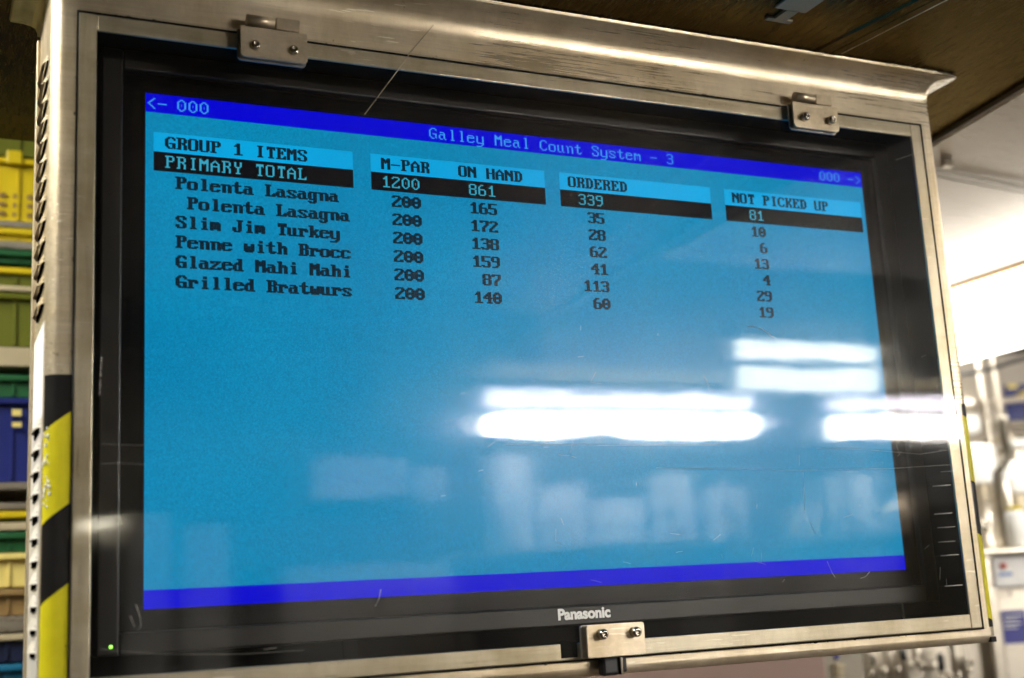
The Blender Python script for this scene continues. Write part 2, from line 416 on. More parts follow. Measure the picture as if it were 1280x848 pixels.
# hazard tape wrapped round the two front corners
def tape(side, zs, zend, k=.75, flat=.0125):
    bm = bmesh.new(); sec = []
    e = .0005
    if side < 0:
        sec.append((XL + R + flat, -e)); n = 10
        for i in range(n + 1):
            a = math.radians(68) * i / n; sec.append((XL + R - (R + e) * math.sin(a), R - (R + e) * math.cos(a)))
    else:
        sec.append((XR - R - .001, -e)); n = 10
        for i in range(n + 1):
            a = math.pi / 2 * i / n; sec.append((XR - R + (R + e) * math.sin(a), R - (R + e) * math.cos(a)))
        sec.append((XR + e, R + .03))
    u = [0]
    for a, b in zip(sec, sec[1:]): u.append(u[-1] + math.dist(a, b))
    lines = [lambda t: zs[0]] + [(lambda z: (lambda t: z - k * t))(z) for z in zs[1:]] + [lambda t: zend]
    for i, (la, lb) in enumerate(zip(lines, lines[1:])):
        rows = [(bm.verts.new((x, y, max(zend, min(zs[0], la(t))))), bm.verts.new((x, y, max(zend, min(zs[0], lb(t)))))) for (x, y), t in zip(sec, u)]
        for a, b in zip(rows, rows[1:]):
            f = bm.faces.new((a[0], b[0], b[1], a[1])); f.material_index = i % 2; f.smooth = True
    return bm
obj('hazard_tape', tape(-1, [-.0475, -.0790, -.1610, -.2310, -.3270], -.3400), [M['tape_black'], M['tape_yellow']], cab)
obj('hazard_tape', tape(1, [-.0600, -.0740, -.1550, -.2200, -.3210], -.3320, k=.35), [M['tape_black'], M['tape_yellow']], cab)
bm = bmesh.new(); rplate(bm, .5245, -.3465, .008, .0065, -.0016, .004, .0008); obj('tape_scrap', bm, M['tape_black'], cab)
# worn glue left where the yellow tape has rubbed through
bm = bmesh.new()
for i in range(26):
    zz = random.uniform(-.168, -.094); a = random.uniform(.55, 1.2); c = Vector((XL + R - (R + .0009) * math.sin(a), R - (R + .0009) * math.cos(a), zz))
    s = random.uniform(.0008, .0024); m_ = bmesh.ops.create_icosphere(bm, subdivisions=1, radius=s)
    for v in m_['verts']: v.co = Vector((v.co.x * .6, v.co.y * .6, v.co.z * random.uniform(.8, 1.8))) + c
obj('worn_patch', bm, M['paper'], cab)

# the clear door, its hinges and its lock
PX0, PX1, PZ0, PZ1, PF, PB = -.5335, .5090, -.3330, .3065, -.0100, -.0036
door = obj('door', B(PX0, PX1, PF, PB, PZ0, PZ1, bev=.0012, seg=1), M['acrylic'], cab)
def screw(x, z, y, long_=.0):
    bm = lathe(bmesh.new(), (x, y, z), [(.0052, 0), (.0054, .0012 + long_), (.0050, .0026 + long_), (.0036, .0040 + long_), (.0022, .0045 + long_), (.0020, .0030 + long_), (.0004, .0028 + long_)], 20, 'y')
    return bm
def hinge(cx, zc, long_):
    wd, h = .0680, .0325
    bm = rplate(bmesh.new(), cx, zc, wd, h, -.0185, -.0165, .0045, .0012); hp = obj('hinge', bm, M['plate'], door)
    bm = rplate(bmesh.new(), cx - .001, zc - .0015, wd + .002, h, PF - .0026, PF - .0003, .0045, .0012); obj('backing_plate', bm, M['dull'], door)
    bm = bmesh.new(); zt = zc + h / 2
    bx(bm, cx - wd * .30, cx + wd * .38, -.0164, PF - .003, zt - .010, zt - .001)
    obj('hinge_spacer', bm, M['dull'], door)
    bm = tube(bmesh.new(), [(cx - .027, -.0150, zt + .0085), (cx + .001, -.0150, zt + .0085)], .0058, 18); obj('hinge_knuckle', bm, M['plate'], door)
    bm = B(cx + .002, cx + .0265, -.0195, -.0005, zt + .001, zt + .0140, bev=.001); obj('hinge_leaf', bm, M['plate'], door)
    for sx in (-.0195, .0195):
        obj('screw', screw(cx + sx, zc - .0035, -.0185, long_), M['bolt'], door)
hinge(-.3470, .2905, .0)
hinge(.3268, .2905, .0045)
cx, zc = -.0036, -.3142
obj('lock_plate', rplate(bmesh.new(), cx, zc, .0668, .0322, -.0215, -.0195, .0015, .0030), M['plate'], door)
obj('backing_plate', rplate(bmesh.new(), cx - .003, zc, .0668, .0322, PF - .0042, PF - .0003, .0015, .003), M['dull'], door)
bm = B(cx - .030, cx + .030, -.0194, PF - .0045, zc - .010, zc - .006); obj('lock_spacer', bm, M['dull'], door)
for sx in (-.0180, .0205): obj('screw', screw(cx + sx, zc + .0065, -.0215, .0055), M['bolt'], door)
bm = bmesh.new(); bx(bm, cx - .016, cx + .0035, -.018, -.006, zc - .0355, zc - .0175, bev=.003); bx(bm, cx + .0065, cx + .0125, -.018, -.006, zc - .0330, zc - .0175, bev=.002)
obj('lock_knob', bm, M['rubber'], door)
obj('lock_tongue', B(cx + .0038, cx + .0062, -.0205, -.008, zc - .0350, zc - .0178), M['bolt'], door)
bm = B(cx - .055, cx - .0365, -.0034, .012, -.3295, -.3135); obj('lock_dark_block', bm, M['hole'], door)  # dark block left of the lock plate

# scratches and chips in the acrylic
def scratch(pts, r): return tube(bmesh.new(), [at(px, py, PF - .0001) for px, py in pts], r, 5)
sc = []
for (x, y, l) in ((1176, 590, 18), (1166, 608, 22), (1168, 643, 22), (1172, 660, 22), (1173, 678, 21), (1176, 695, 22), (1181, 733, 22)):
    sc.append(([(x, y), (x + l, y - l * .07)], .00055 if l > 20 and y in (608, 643, 695, 733) else .00035))
sc += [([(476, 737), (474, 748), (469, 758)], .0006), ([(170, 756), (176, 775), (176, 784), (171, 787)], .00018), ([(163, 770), (168, 784)], .00018),
       ([(1087, 715), (1082, 721), (1076, 723)], .0004), ([(1034, 702), (1040, 716), (1044, 722)], .0002), ([(935, 408), (952, 411), (966, 421)], .0004),
       ([(630, 555), (760, 557), (900, 556)], .0002), ([(820, 585), (1000, 588), (1110, 586), (1190, 581)], .0002),
       ([(1020, 560), (1080, 562), (1150, 568), (1195, 561)], .0002), ([(125, 812), (200, 818), (300, 818), (380, 813)], .00012),
       ([(1120, 200), (1150, 190)], .0002), ([(1045, 452), (1060, 448)], .0002), ([(745, 465), (738, 478), (752, 480)], .0002),
       ([(880, 470), (886, 482)], .0002), ([(126, 555), (150, 556), (180, 557)], .00008), ([(126, 580), (152, 579), (181, 581)], .0001),
       ([(1004, 590), (1006, 640)], .0002), ([(1012, 652), (1020, 668)], .0002), ([(330, 812), (346, 810)], .0002)]
for i in range(46):
    x = random.uniform(520, 1190); y = random.uniform(400, 730); a = random.choice((random.gauss(0, .25), random.gauss(1.57, .3), random.uniform(0, 3.1))); l = random.uniform(3, 16)
    sc.append(([(x, y), (x + l * math.cos(a), y + l * math.sin(a))], .00013))
for i in range(30):                                            # the chipped strip beside the left rim
    sc.append(([(123.5 + (500 - (y := random.uniform(445, 494))) * .06 + random.uniform(-1, 1), y), (124 + (500 - y) * .06 + random.uniform(-1, 1.5), y + random.uniform(.5, 3))], .0003))
for pts, r in sc[:26]: obj('scratch', scratch(pts, r), M['scratch'], door)
bm = bmesh.new()
for pts, r in sc[26:]: tube(bm, [at(px, py, PF - .0001) for px, py in pts], r, 5)
obj('fine_scratches', bm, M['scratch'], door)['kind'] = 'stuff'

bm = bmesh.new()                                              # grime caught along the door's edge
rg = random.Random(3)
for i in range(230):
    e = rg.choice('TTTBBLR'); u = rg.random()
    if e in 'TB': x = PX0 + (PX1 - PX0) * u; z = (PZ1 + rg.uniform(-.002, .0025)) if e == 'T' else (PZ0 - rg.uniform(-.001, .002))
    else: z = PZ0 + (PZ1 - PZ0) * u; x = (PX0 - rg.uniform(-.002, .002)) if e == 'L' else (PX1 + rg.uniform(-.002, .002))
    s_ = rg.uniform(.0003, .0011) * rg.choice((1, 1, 1.6)); r_ = bmesh.ops.create_icosphere(bm, subdivisions=1, radius=s_)
    lx, lz = (rg.uniform(.8, 3.5), rg.uniform(.5, 1)) if e in 'TB' else (rg.uniform(.5, 1), rg.uniform(.8, 3.5))
    for v in r_['verts']: v.co = Vector((x + v.co.x * lx, -.0004 + v.co.y * .3, z + v.co.z * lz))
obj('grime', bm, M['grime'], cab)['kind'] = 'stuff'

# a pale thread stuck across the top of the cabinet and the door
bm = bmesh.new()
p0, p1, p2, p3 = at(553, 18, -.0010), at(511, 68, -.0010), at(510, 71, PF - .0006), at(456, 143, PF - .0006)
tube(bm, [p0, p1, p2, p3], .0006, 6)
tag(obj('thread', bm, M['tan'], None, tuple(p3)), 'thin pale thread slanting down from the cabinet top across the door', 'thread')

# ------------------------------------------------------------------ television inside the cabinet
tv = thing('television', 'flat black television behind the clear door showing a blue meal count table', 'television', (0, .09, -.3255))
obj('bezel', ring(bmesh.new(), -.5035, .5035, -.2995, .3005, .0205, .058, .080, .002), M['bezel'], tv)
obj('back_housing', B(-.5030, .5030, .0805, .120, -.2990, .3000), M['bezel'], tv)
obj('stand_foot', B(-.25, .25, .07, .12, -.3255, -.2996), M['hole'], tv)
W_, H_ = .92, .5175
scr = obj('screen', B(-.4825, .4825, .0656, .0800, -.2785, .2795), M['glassblack'], tv)
YS = .0650
U = W_ / 640; V = H_ / 480
def rect(bm, x0, y0, x1, y1, y):
    a = [bm.verts.new((-W_ / 2 + x * U, y, H_ / 2 - q * V)) for x, q in ((x0, y0), (x1, y0), (x1, y1), (x0, y1))]
    bm.faces.new(a); return bm
M['pic'] = lit('picture_cyan', (.0, .262, .525), .52, .22)
M['pic_blue'] = lit('picture_blue', (.0, .0, .74), .52, .03)
M['pic_light'] = lit('picture_light', (.0, .42, .86), .52, .04)
M['pic_dark'] = lit('picture_dark', (.0022, .003, .005), .52)
M['txt_dark'] = lit('text_dark', (.001, .014, .03), .52)
M['txt_title'] = lit('text_title', (.045, .34, .95), .52)
M['txt_cyan'] = lit('text_cyan', (.04, .42, .62), .52)
obj('picture', rect(bmesh.new(), 0, 0, 640, 480, YS), M['pic'], scr)
ROW = 19.2
def bar(name, x0, x1, r, m):
    obj(name, rect(bmesh.new(), x0, r * ROW + .05, x1, (r + 1) * ROW - .05, YS - .0004), m, scr)
bm = rect(bmesh.new(), 0, 0, 640, 18.9, YS - .0004); obj('title_bar', bm, M['pic_blue'], scr)
bm = rect(bmesh.new(), 0, 463.5, 640, 480, YS - .0004); obj('bottom_bar', bm, M['pic_blue'], scr)
for x0, x1 in ((5.6, 152.2), (166.3, 313.5), (326.9, 472.4), (486.8, 635.6)):
    bar('heading_bar', x0, x1, 2, M['pic_light']); bar('total_bar', x0, x1, 3, M['pic_dark'])
FONT = {'0': '386CC6C6D6D6C6C66C38', '1': '1838781818181818187E', '2': '7CC6060C183060C0C6FE', '3': '7CC606063C060606C67C', '4': '0C1C3C6CCCFE0C0C0C1E',
        '5': 'FEC0C0C0FC060606C67C', '6': '3860C0C0FCC6C6C6C67C', '7': 'FEC606060C1830303030', '8': '7CC6C6C67CC6C6C6C67C', '9': '7CC6C6C67E0606060C78',
        'A': '10386CC6C6FEC6C6C6C6', 'B': 'FC6666667C66666666FC', 'C': '3C66C2C0C0C0C0C2663C', 'D': 'F86C6666666666666CF8', 'E': 'FE6662687868606266FE',
        'G': '3C66C2C0C0DEC6C6663A', 'H': 'C6C6C6C6FEC6C6C6C6C6', 'I': '3C18181818181818183C', 'J': '1E0C0C0C0C0CCCCCCC78', 'K': 'E666666C78786C6666E6',
        'L': 'F06060606060606266FE', 'M': 'C6EEFEFED6C6C6C6C6C6', 'N': 'C6E6F6FEDECEC6C6C6C6', 'O': '7CC6C6C6C6C6C6C6C67C', 'P': 'FC6666667C60606060F0',
        'R': 'FC6666667C6C666666E6', 'S': '7CC6C660380C06C6C67C', 'T': '7E7E5A1818181818183C', 'U': 'C6C6C6C6C6C6C6C6C67C', 'Y': '666666663C181818183C',
        'a': '000000780C7CCCCCCC76', 'c': '0000007CC6C0C0C0C67C', 'd': '1C0C0C3C6CCCCCCCCC76', 'e': '0000007CC6FEC0C0C67C', 'g': '00000076CCCCCCCCCC7C0CCC78',
        'h': 'E060606C7666666666E6', 'i': '1818003818181818183C', 'k': 'E06060666C78786C66E6', 'l': '3818181818181818183C', 'm': '000000ECFED6D6D6D6C6',
        'n': '000000DC666666666666', 'o': '0000007CC6C6C6C6C67C', 'r': '000000DC76666060 60F0'.replace(' ', ''), 's': '0000007CC660380CC67C', 't': '103030FC303030 30361C'.replace(' ', ''),
        'u': '000000CCCCCCCCCCCC76', 'w': '000000C6C6D6D6D6FE6C', 'y': '000000C6C6C6C6C6C67E060CF8', 'z': '000000FECC183060C6FE',
        '-': '0000000000FE', '<': '00060C18306030180C06', '>': '006030180C060C183060'}
def text(s, x, row, m, grow, bold=0.):
    """one line of the display's 8 x 16 characters; x is the left edge of the first cell"""
    bm = bmesh.new()
    for i, ch in enumerate(s):
        if ch == ' ': continue
        hx = FONT[ch]
        rows_ = [int(hx[2 * q:2 * q + 2], 16) for q in range(len(hx) // 2)]
        parts = []
        for r, bits in enumerate(rows_ + [0]):
            if bold:
                parts.append((r, r + bold, bits | (rows_[r - 1] if r else 0))); parts.append((r + bold, r + 1, bits))
            else: parts.append((r, r + 1, bits))
        for ra, rb, bits in parts:
            k = 0; ya, yb = row * ROW + (ra + 2) * ROW / 16 + 1.1, row * ROW + (rb + 2) * ROW / 16 + 1.1
            while k < 8:
                if bits >> (7 - k) & 1:
                    e = k
                    while e < 8 and bits >> (7 - e) & 1: e += 1
                    rect(bm, x + i * 8 + k - grow, ya, x + i * 8 + e + grow, yb, YS - .0008); k = e
                else: k += 1
    return obj('text_line', bm, m, scr)
T, Cy, Dk = M['txt_title'], M['txt_cyan'], M['txt_dark']
text('<-', 0, 0, T, -.32); text('000', 21.6, 0, T, -.32); text('Galley Meal Count System - 3', 214.6, 0, T, -.32); text('000', 591.7, 0, T, -.32); text('->', 623.6, 0, T, -.32)
for s, x in (('GROUP 1 ITEMS', 13.6), ('M-PAR', 174.7), ('ON HAND', 238.2), ('ORDERED', 334.6), ('NOT PICKED UP', 494.6)): text(s, x, 2, Dk, .30, .2)
for s, x in (('PRIMARY TOTAL', 13.2), ('1200', 174.4), ('861', 246.2), ('339', 343.1), (' 81', 503.0)): text(s, x, 3, Cy, -.28)
rows = [('Polenta Lasagna', '200', '165', ' 35', ' 10'), (' Polenta Lasagna', '200', '172', ' 28', '  6'), ('Slim Jim Turkey', '200', '138', ' 62', ' 13'),
        ('Penne with Brocc', '200', '159', ' 41', '  4'), ('Glazed Mahi Mahi', '200', ' 87', '113', ' 29'), ('Grilled Bratwurs', '200', '140', ' 60', ' 19')]
for i, r in enumerate(rows):
    for s, x in zip(r, (21.0, 182.4, 246.4, 342.8, 503.2)): text(s, x, 4 + i + .03, Dk, .48, .38)
# maker's name on the lower bezel, and the power light
cu = bpy.data.curves.new('maker_name', 'FONT'); cu.body = 'Panasonic'; cu.size = .0150; cu.offset = .0006; cu.extrude = .0002; cu.space_character = 1.0
to = bpy.data.objects.new('maker_name', cu); COL.objects.link(to); bpy.context.view_layer.update()
me = bpy.data.meshes.new_from_object(to.evaluated_get(bpy.context.evaluated_depsgraph_get()))
bpy.data.objects.remove(to)
bm = bmesh.new(); bm.from_mesh(me); xs = [v.co.x for v in bm.verts]; zs_ = [v.co.y for v in bm.verts]
sx = .0640 / (max(xs) - min(xs)); x0 = min(xs)
for v in bm.verts: v.co = Vector((-.0290 + (v.co.x - x0) * sx, .0578 - v.co.z, -.2925 + v.co.y * sx * .98))
obj('maker_name', bm, M['logo'], tv)
p = at(138.5, 809, .0575); obj('power_light', lathe(bmesh.new(), (p.x, .0578, p.z), [(.0016, 0), (.0016, .0006), (.001, .001)], 12, 'y'), M['led'], tv)

# ------------------------------------------------------------------ lamps
def batten(name, label, x0, x1, y, zs, mt, group, zc=.42):
    t = thing(name, label, 'lamp', ((x0 + x1) / 2, y, zc), group)
    zt = max(b for a, b in zs)
    obj('housing', B(x0 - .02, x1 + .02, y - .045, y + .03, zt + .003, zc - .0005, bev=.004), M['housing'], t)
    for x in (x0 - .012, x1 + .004): obj('end_cap', B(x, x + .008, y - .02, y + .02, min(a for a, b in zs), zt + .002), M['housing'], t)
    for i, (a, b) in enumerate(zs): obj('tube', B(x0, x1, y - .03, y + .03, a, b, bev=.008, seg=3), M[mt if i == 0 or mt == 'tube_soft' else 'tube_dim'], t)
    return t
G = 'ceiling lamps mirrored in the door'
p0, p1 = mir(604, 530, 2.5), mir(934, 530, 2.5)
zA = [(mir(770, 544, 2.5).z, mir(770, 521, 2.5).z), (mir(770, 509, 2.5).z, mir(770, 494, 2.5).z)]
batten('ceiling_lamp', 'long white twin lamp, the widest of those mirrored across the middle of the door', p0.x, p1.x, -2.5, zA, 'tube_cool', G)
p2 = mir(1032, 530, 2.5)
batten('ceiling_lamp', 'white twin lamp mirrored across the door\'s right rim', p2.x, p2.x + 1.25, -2.5, zA, 'tube_mid', G)
p0, p1 = mir(914, 460, 1.75), mir(1085, 460, 1.75)
zB = [(mir(1000, 489, 1.75).z, mir(1000, 463, 1.75).z), (mir(990, 448, 1.75).z, mir(990, 433, 1.75).z)]
batten('ceiling_lamp', 'soft greenish twin lamp mirrored above the two white ones', p0.x, p1.x, -1.75, zB, 'tube_soft', G)
# lens box along the right-hand aisle
t = thing('aisle_lamp', 'long glowing box lamp with orange edge on the ceiling right of the cabinet', 'lamp', (1.76, .9, .42))
obj('lens', B(1.615, 1.92, -.6, 1.75, .297, .412, bev=.006), M['lens'], t)
obj('trim', B(1.607, 1.93, -.61, 1.76, .4125, .4195), M['orange'], t)
# lamp over the left-hand aisle
t = thing('side_lamp', 'lamp over the crate rack aisle left of the cabinet', 'lamp', (-1.35, -.1, .95))
obj('housing', B(-1.50, -1.20, -.75, .75, .90, .9495), M['housing'], t)
obj('lens', B(-1.47, -1.23, -.72, .72, .86, .8995, bev=.008), M['lens_side'], t)
# small far lamp seen as a warm bar in the door's lower left
a, b = mir(98, 664, 3.7), mir(152, 651, 3.7)
t = thing('wall_lamp', 'small warm strip lamp mirrored low at the door\'s left rim', 'lamp', ((a.x + b.x) / 2, -3.8, a.z))
obj('housing', B(a.x - .02, b.x + .02, -3.7995, -3.72, a.z - .06, b.z + .01), M['housing'], t)
obj('lens', B(a.x, b.x, -3.719, -3.69, a.z, b.z, bev=.006), M['lamp_far'], t)

# ------------------------------------------------------------------ galley behind the viewer, seen mirrored in the door
def mbox(name, label, cat, px0, py0, px1, py1, y, m, depth=.35, floor=False, group=None, handle=False):
    a, b = mir(px0, py1, y), mir(px1, py0, y); z0 = FLOOR if floor else a.z
    t = thing(name, label, cat, ((a.x + b.x) / 2, -y - depth / 2, z0), group)
    obj('carcass', B(a.x, b.x, -y - depth, -y - .022, z0, b.z), M['dull'], t)
    obj('door_panel', B(a.x, b.x, -y - .021, -y, z0 + .004, b.z - .004, bev=.004), M[m], t)
    if handle: obj('handle', B(b.x - .05, b.x - .035, -y + .0005, -y + .03, (z0 + b.z) / 2 - .07, (z0 + b.z) / 2 + .07, bev=.004), M['bgsteel'], t)
    return t
mbox('wall_cupboard', 'wide pale cupboard mirrored left of centre in the door', 'cupboard', 390, 572, 505, 625, 3.42, 'white', .37, handle=True)
mbox('wall_cupboard', 'narrow pale cupboard mirrored beside the wide one', 'cupboard', 520, 584, 556, 626, 3.42, 'white', .37)
mbox('counter_unit', 'wide pale counter front mirrored above the blue bottom bar', 'counter', 352, 699, 562, 760, 3.3, 'white', .48, True)
mbox('storage_locker', 'tall pale locker mirrored at the screen\'s lower left', 'locker', 228, 655, 285, 770, 3.3, 'white', .48, True)
mbox('storage_locker', 'narrow pale locker mirrored at the screen\'s left edge', 'locker', 160, 645, 212, 770, 3.3, 'white', .48, True)
for i, (a0, a1, y0, mm) in enumerate(((640, 742, 690, 'dull'), (752, 842, 694, 'dull'), (852, 905, 690, 'white'), (985, 1120, 696, 'dull'))):
    mbox('refrigerator', ['widest steel refrigerator mirrored under the brightest lamp', 'steel refrigerator mirrored right of the widest one', 'narrow white refrigerator mirrored below the lamp\'s end', 'steel refrigerator mirrored at the screen\'s right edge'][i],
         'refrigerator', a0, y0, a1, 770, 3.0, mm, .7, True, None, True)
for i, (px, py0, py1, r, lb) in enumerate(((846, 596, 700, .03, 'ladle'), (915, 600, 690, .032, 'ladle'), (1022, 604, 690, .022, 'ladle'), (1068, 596, 690, .03, 'ladle'), (1106, 580, 630, .026, 'ladle'))):
    a, b = mir(px, py1, 2.36), mir(px, py0, 2.36)
    t = thing('hanging_' + lb.split()[-1], 'steel ' + lb + ' hanging mirrored ' + ['under the right half of the widest lamp', 'under the right end of the widest lamp', 'left of the right-hand lamp', 'between the screen edge and the right-hand lamp', 'at the screen\'s right edge'][i], lb.split()[-1], (a.x, -2.36, a.z), 'utensils hanging from the rail')
    obj('bowl', lathe(bmesh.new(), (a.x, -2.36, a.z), [(r * .3, 0), (r * .8, .012), (r, .035), (r * 1.1, .07 + r)], 20), M['plate'], t)
    obj('handle', tube(bmesh.new(), [(a.x, -2.385, a.z + .05), (a.x, -2.388, b.z)], r * .55, 10), M['bgsteel'], t)
    obj('hook', tube(bmesh.new(), [(a.x, -2.388, b.z), (a.x, -2.388, .4195)], .004, 6), M['dull'], t)
a, b = mir(592, 676, 2.62), mir(1135, 668, 2.62)
sh = thing('pot_shelf', 'long steel shelf of pots mirrored below the lamps', 'shelf', ((a.x + b.x) / 2, -2.75, FLOOR))
zsh = b.z
obj('shelf_board', B(a.x, b.x, -2.98, -2.60, zsh - .022, zsh, bev=.003), M['bgsteel'], sh)
for x in (a.x + .03, b.x - .03): obj('post', B(x - .014, x + .014, -2.80, -2.77, FLOOR, zsh - .0225), M['dull'], sh)
for i, (px, pw, py0, mm, lb) in enumerate(((632, 62, 566, 'white', 'tall white tub mirrored at the left end of the pot shelf'), (700, 60, 600, 'white', 'low white pot second from the left on the pot shelf'),
        (770, 66, 622, 'white', 'widest low white tub in the middle of the pot shelf'), (838, 52, 588, 'white', 'tall white pot right of the widest tub'), (905, 50, 606, 'white', 'white tub under the right end of the widest lamp'),
        (1000, 44, 632, 'plate', 'smallest steel pot toward the right of the pot shelf'), (1058, 56, 590, 'white', 'tall white tub second from the right on the pot shelf'), (1112, 40, 612, 'plate', 'steel pot at the right end of the pot shelf'))):
    p = mir(px, py0, 2.74); q = mir(px + pw / 2, py0, 2.74); r = abs(q.x - p.x) * .9; h = p.z - zsh
    t = thing('storage_pot', lb, 'pot', (p.x, -2.76, zsh), 'pots on the shelf behind the viewer')
    obj('pot_body', lathe(bmesh.new(), (p.x, -2.76, zsh), [(r * .9, .0005), (r * .97, h * .05), (r, h * .9)], 24), M[mm], t)
    obj('pot_lid', lathe(bmesh.new(), (p.x, -2.76, zsh), [(r * 1.04, h * .905), (r * 1.04, h * .94), (r * .3, h * .98), (r * .12, h)], 24), M[mm], t)
# exit sign with an arrow, hung from the ceiling
a, b = mir(1132, 471, 1.9), mir(1173, 438, 1.9)
t = thing('exit_sign', 'dark green exit sign with pale arrow mirrored in the door\'s right margin', 'sign', ((a.x + b.x) / 2, -1.9, a.z))
obj('board', B(a.x, b.x, -1.915, -1.9, a.z, b.z, bev=.002), M['darkgreen'], t)
bm = bmesh.new(); mz = (a.z + b.z) / 2; q = (b.x - a.x)
bx(bm, a.x + q * .30, a.x + q * .62, -1.8995, -1.8985, mz - .006, mz + .006)
for s in (1, -1): tube(bm, [(a.x + q * .30, -1.897, mz), (a.x + q * .46, -1.897, mz + s * .026)], .006, 6)
obj('arrow', bm, M['palegreen'], t)
obj('hanger', B((a.x + b.x) / 2 - .004, (a.x + b.x) / 2 + .004, -1.912, -1.904, b.z + .0003, .4195), M['dull'], t)

# ------------------------------------------------------------------ crate rack left of the cabinet
RY = 1.0
zr = lambda py: at(22, py, RY).z
RX0, RX1 = -1.15, -.28
rk = thing('crate_rack', 'steel rack full of stacked coloured crates behind the cabinet\'s left side', 'rack', ((RX0 + RX1) / 2, RY + .25, FLOOR))
for x in (RX0, RX1):
    for y in (RY + .02, RY + .46): obj('post', B(x - .015, x + .015, y - .015, y + .015, FLOOR, zr(150)), M['dull'], rk)
shelves = [(279, 288), (300, 311), (415, 419), (436, 461), (600, 612), (627, 637), (652, 663), (795, 801)]
for py0, py1 in ((276, 284), (301, 311), (357, 364), (434, 458), (603, 612), (628, 637), (653, 663), (770, 790)):
    obj('shelf', B(RX0 + .016, RX1 - .016, RY + .002, RY + .47, zr(py1), zr(py0), bev=.002), M['tan'] if py0 in (434, 357, 653) else M['bgsteel'], rk)
def crate(label, py0, py1, m, y=RY, lid=None, lug=False, holes=False, labels=False, group='crates on the rack'):
    z0, z1 = zr(py1) + .0004, zr(py0) - .0004
    x0, x1 = RX0 + .05, RX1 - .05
    t = thing('plastic_crate', label, 'crate', ((x0 + x1) / 2, y + .2, z0), group)
    bm = bmesh.new(); th = .006
    bx(bm, x0, x1, y + .012, y + .012 + th, z0, z1, .001); bx(bm, x0, x1, y + .40 - th, y + .40, z0, z1, .001)
    bx(bm, x0, x0 + th, y + .0185, y + .3935, z0, z1, .001); bx(bm, x1 - th, x1, y + .0185, y + .3935, z0, z1, .001)
    bx(bm, x0 + th + .0005, x1 - th - .0005, y + .0188, y + .393, z0, z0 + .005)
    k = x0 + .03
    while k < x1 - .03:
        bx(bm, k, k + .004, y + .008, y + .0122, z0 + .004, z1 - .004); k += .068
    if holes:
        for r in range(3):
            k = x0 + .04
            while k < x1 - .04:
                bx(bm, k, k + .012, y + .0095, y + .0121, z0 + .008 + r * .016, z0 + .016 + r * .016, .003, 2, 1); k += .022
    obj('crate_body', bm, [M[m], M['brown']], t)
    rim = bmesh.new(); bx(rim, x0 - .004, x1 + .004, y + .002, y + .0118, z1 - .010, z1, .002)
    if lug:
        p = at(8, 200, y).x; q = at(28, 200, y).x
        bx(rim, p, q, y - .002, y + .0018, z1 - .012, z1 + .012, .002)
    obj('crate_rim', rim, M[lid or m], t)
    if labels:
        for a, b in ((512, 520), (528, 534)):
            pa, pb = at(15, b, y), at(27, a, y); obj('crate_label', B(pa.x, pb.x, y - .0005, y + .0018, pa.z, pb.z), M['straw'], t)
    return t
crate('dark olive crate at the very top of the rack, above the yellow one', 152, 193, 'olive')
crate('bright yellow perforated crate near the top of the rack', 197, 275, 'yellow', lug=True, holes=True)
crate('thin yellow tray under the perforated yellow crate', 285, 300, 'yellow')
crate('thin dark green tray under the thin yellow tray', 312, 328, 'green')
crate('shallow yellow lidded tray above the olive crate', 334, 356, 'olive', lid='yellow')
crate('deep olive green crate in the middle of the rack', 366, 432, 'olive')
crate('dark green crate standing on the blue bin', 468, 496, 'green')
crate('deep blue bin with two small yellow labels', 497, 602, 'blue', labels=True)
crate('thin olive tray between two pale shelves', 639, 652, 'olive', lid='yellow')
crate('dark green crate above the pale yellow one', 665, 690, 'green')
crate('pale yellow crate low on the rack', 691, 734, 'straw')
crate('brown notched tray under the pale yellow crate', 736, 769, 'brown')
crate('navy blue bin below the lowest pale shelf', 792, 828, 'navy', lid='tan')
crate('teal blue bin at the bottom of the view', 830, 960, 'teal')

# ------------------------------------------------------------------ galley right of and under the cabinet
YAW = CAM_ROT.z
def fbox(px0, py0, px1, py1, d, depth, bev=.004, zfloor=False, bm=None, mi=0, push=0.):
    """an upright box whose front was measured at (px0..px1, py0..py1), depth metres deep, turned like the galley's oblique counter"""
    c = pd((px0 + px1) / 2, (py0 + py1) / 2, d); k = d / FPX
    wd, h = (px1 - px0) * k, (py1 - py0) * k
    z1 = c.z + h / 2; z0 = FLOOR if zfloor else c.z - h / 2
    bm2 = bmesh.new(); bx(bm2, -wd / 2, wd / 2, push, push + depth, z0, z1, bev, 2, mi)
    xf(bm2, Matrix.Translation((c.x, c.y, 0)) @ Matrix.Rotation(YAW, 4, 'Z'))
    if bm is None: return bm2
    me_ = bpy.data.meshes.new('t'); bm2.to_mesh(me_); bm2.free(); bm.from_mesh(me_); bpy.data.meshes.remove(me_); return bm
DK = 3.0
tag(obj('partition', fbox(1040, 437, 1700, 560, 3.9, .06, 0, True), M['wall_pale'], None, (*pd(1370, 500, 3.95)[:2], FLOOR)), 'pale partition wall behind the steel urns', 'wall')
tag(obj('wall_panel', fbox(420, 700, 1021, 760, 2.3, .05, .003, True), M['wall_pink'], None, (*pd(720, 730, 2.3)[:2], FLOOR)), 'dull pinkish wall panel below the cabinet', 'wall panel')
c = pd(1340, 720, DK)
ct = thing('steel_counter', 'steel counter with control panel and blue notice below the urns', 'counter', (c.x, c.y, FLOOR))
obj('carcass', fbox(1246, 729, 1480, 800, DK, .6, .006, True), M['bgsteel'], ct)
obj('counter_top', fbox(1150, 683, 1490, 690, DK, .66, .006, push=-.03), M['bgsteel'], ct)
obj('control_panel', fbox(1238, 691, 1480, 728, DK, .5, .004, push=-.015), M['white'], ct)
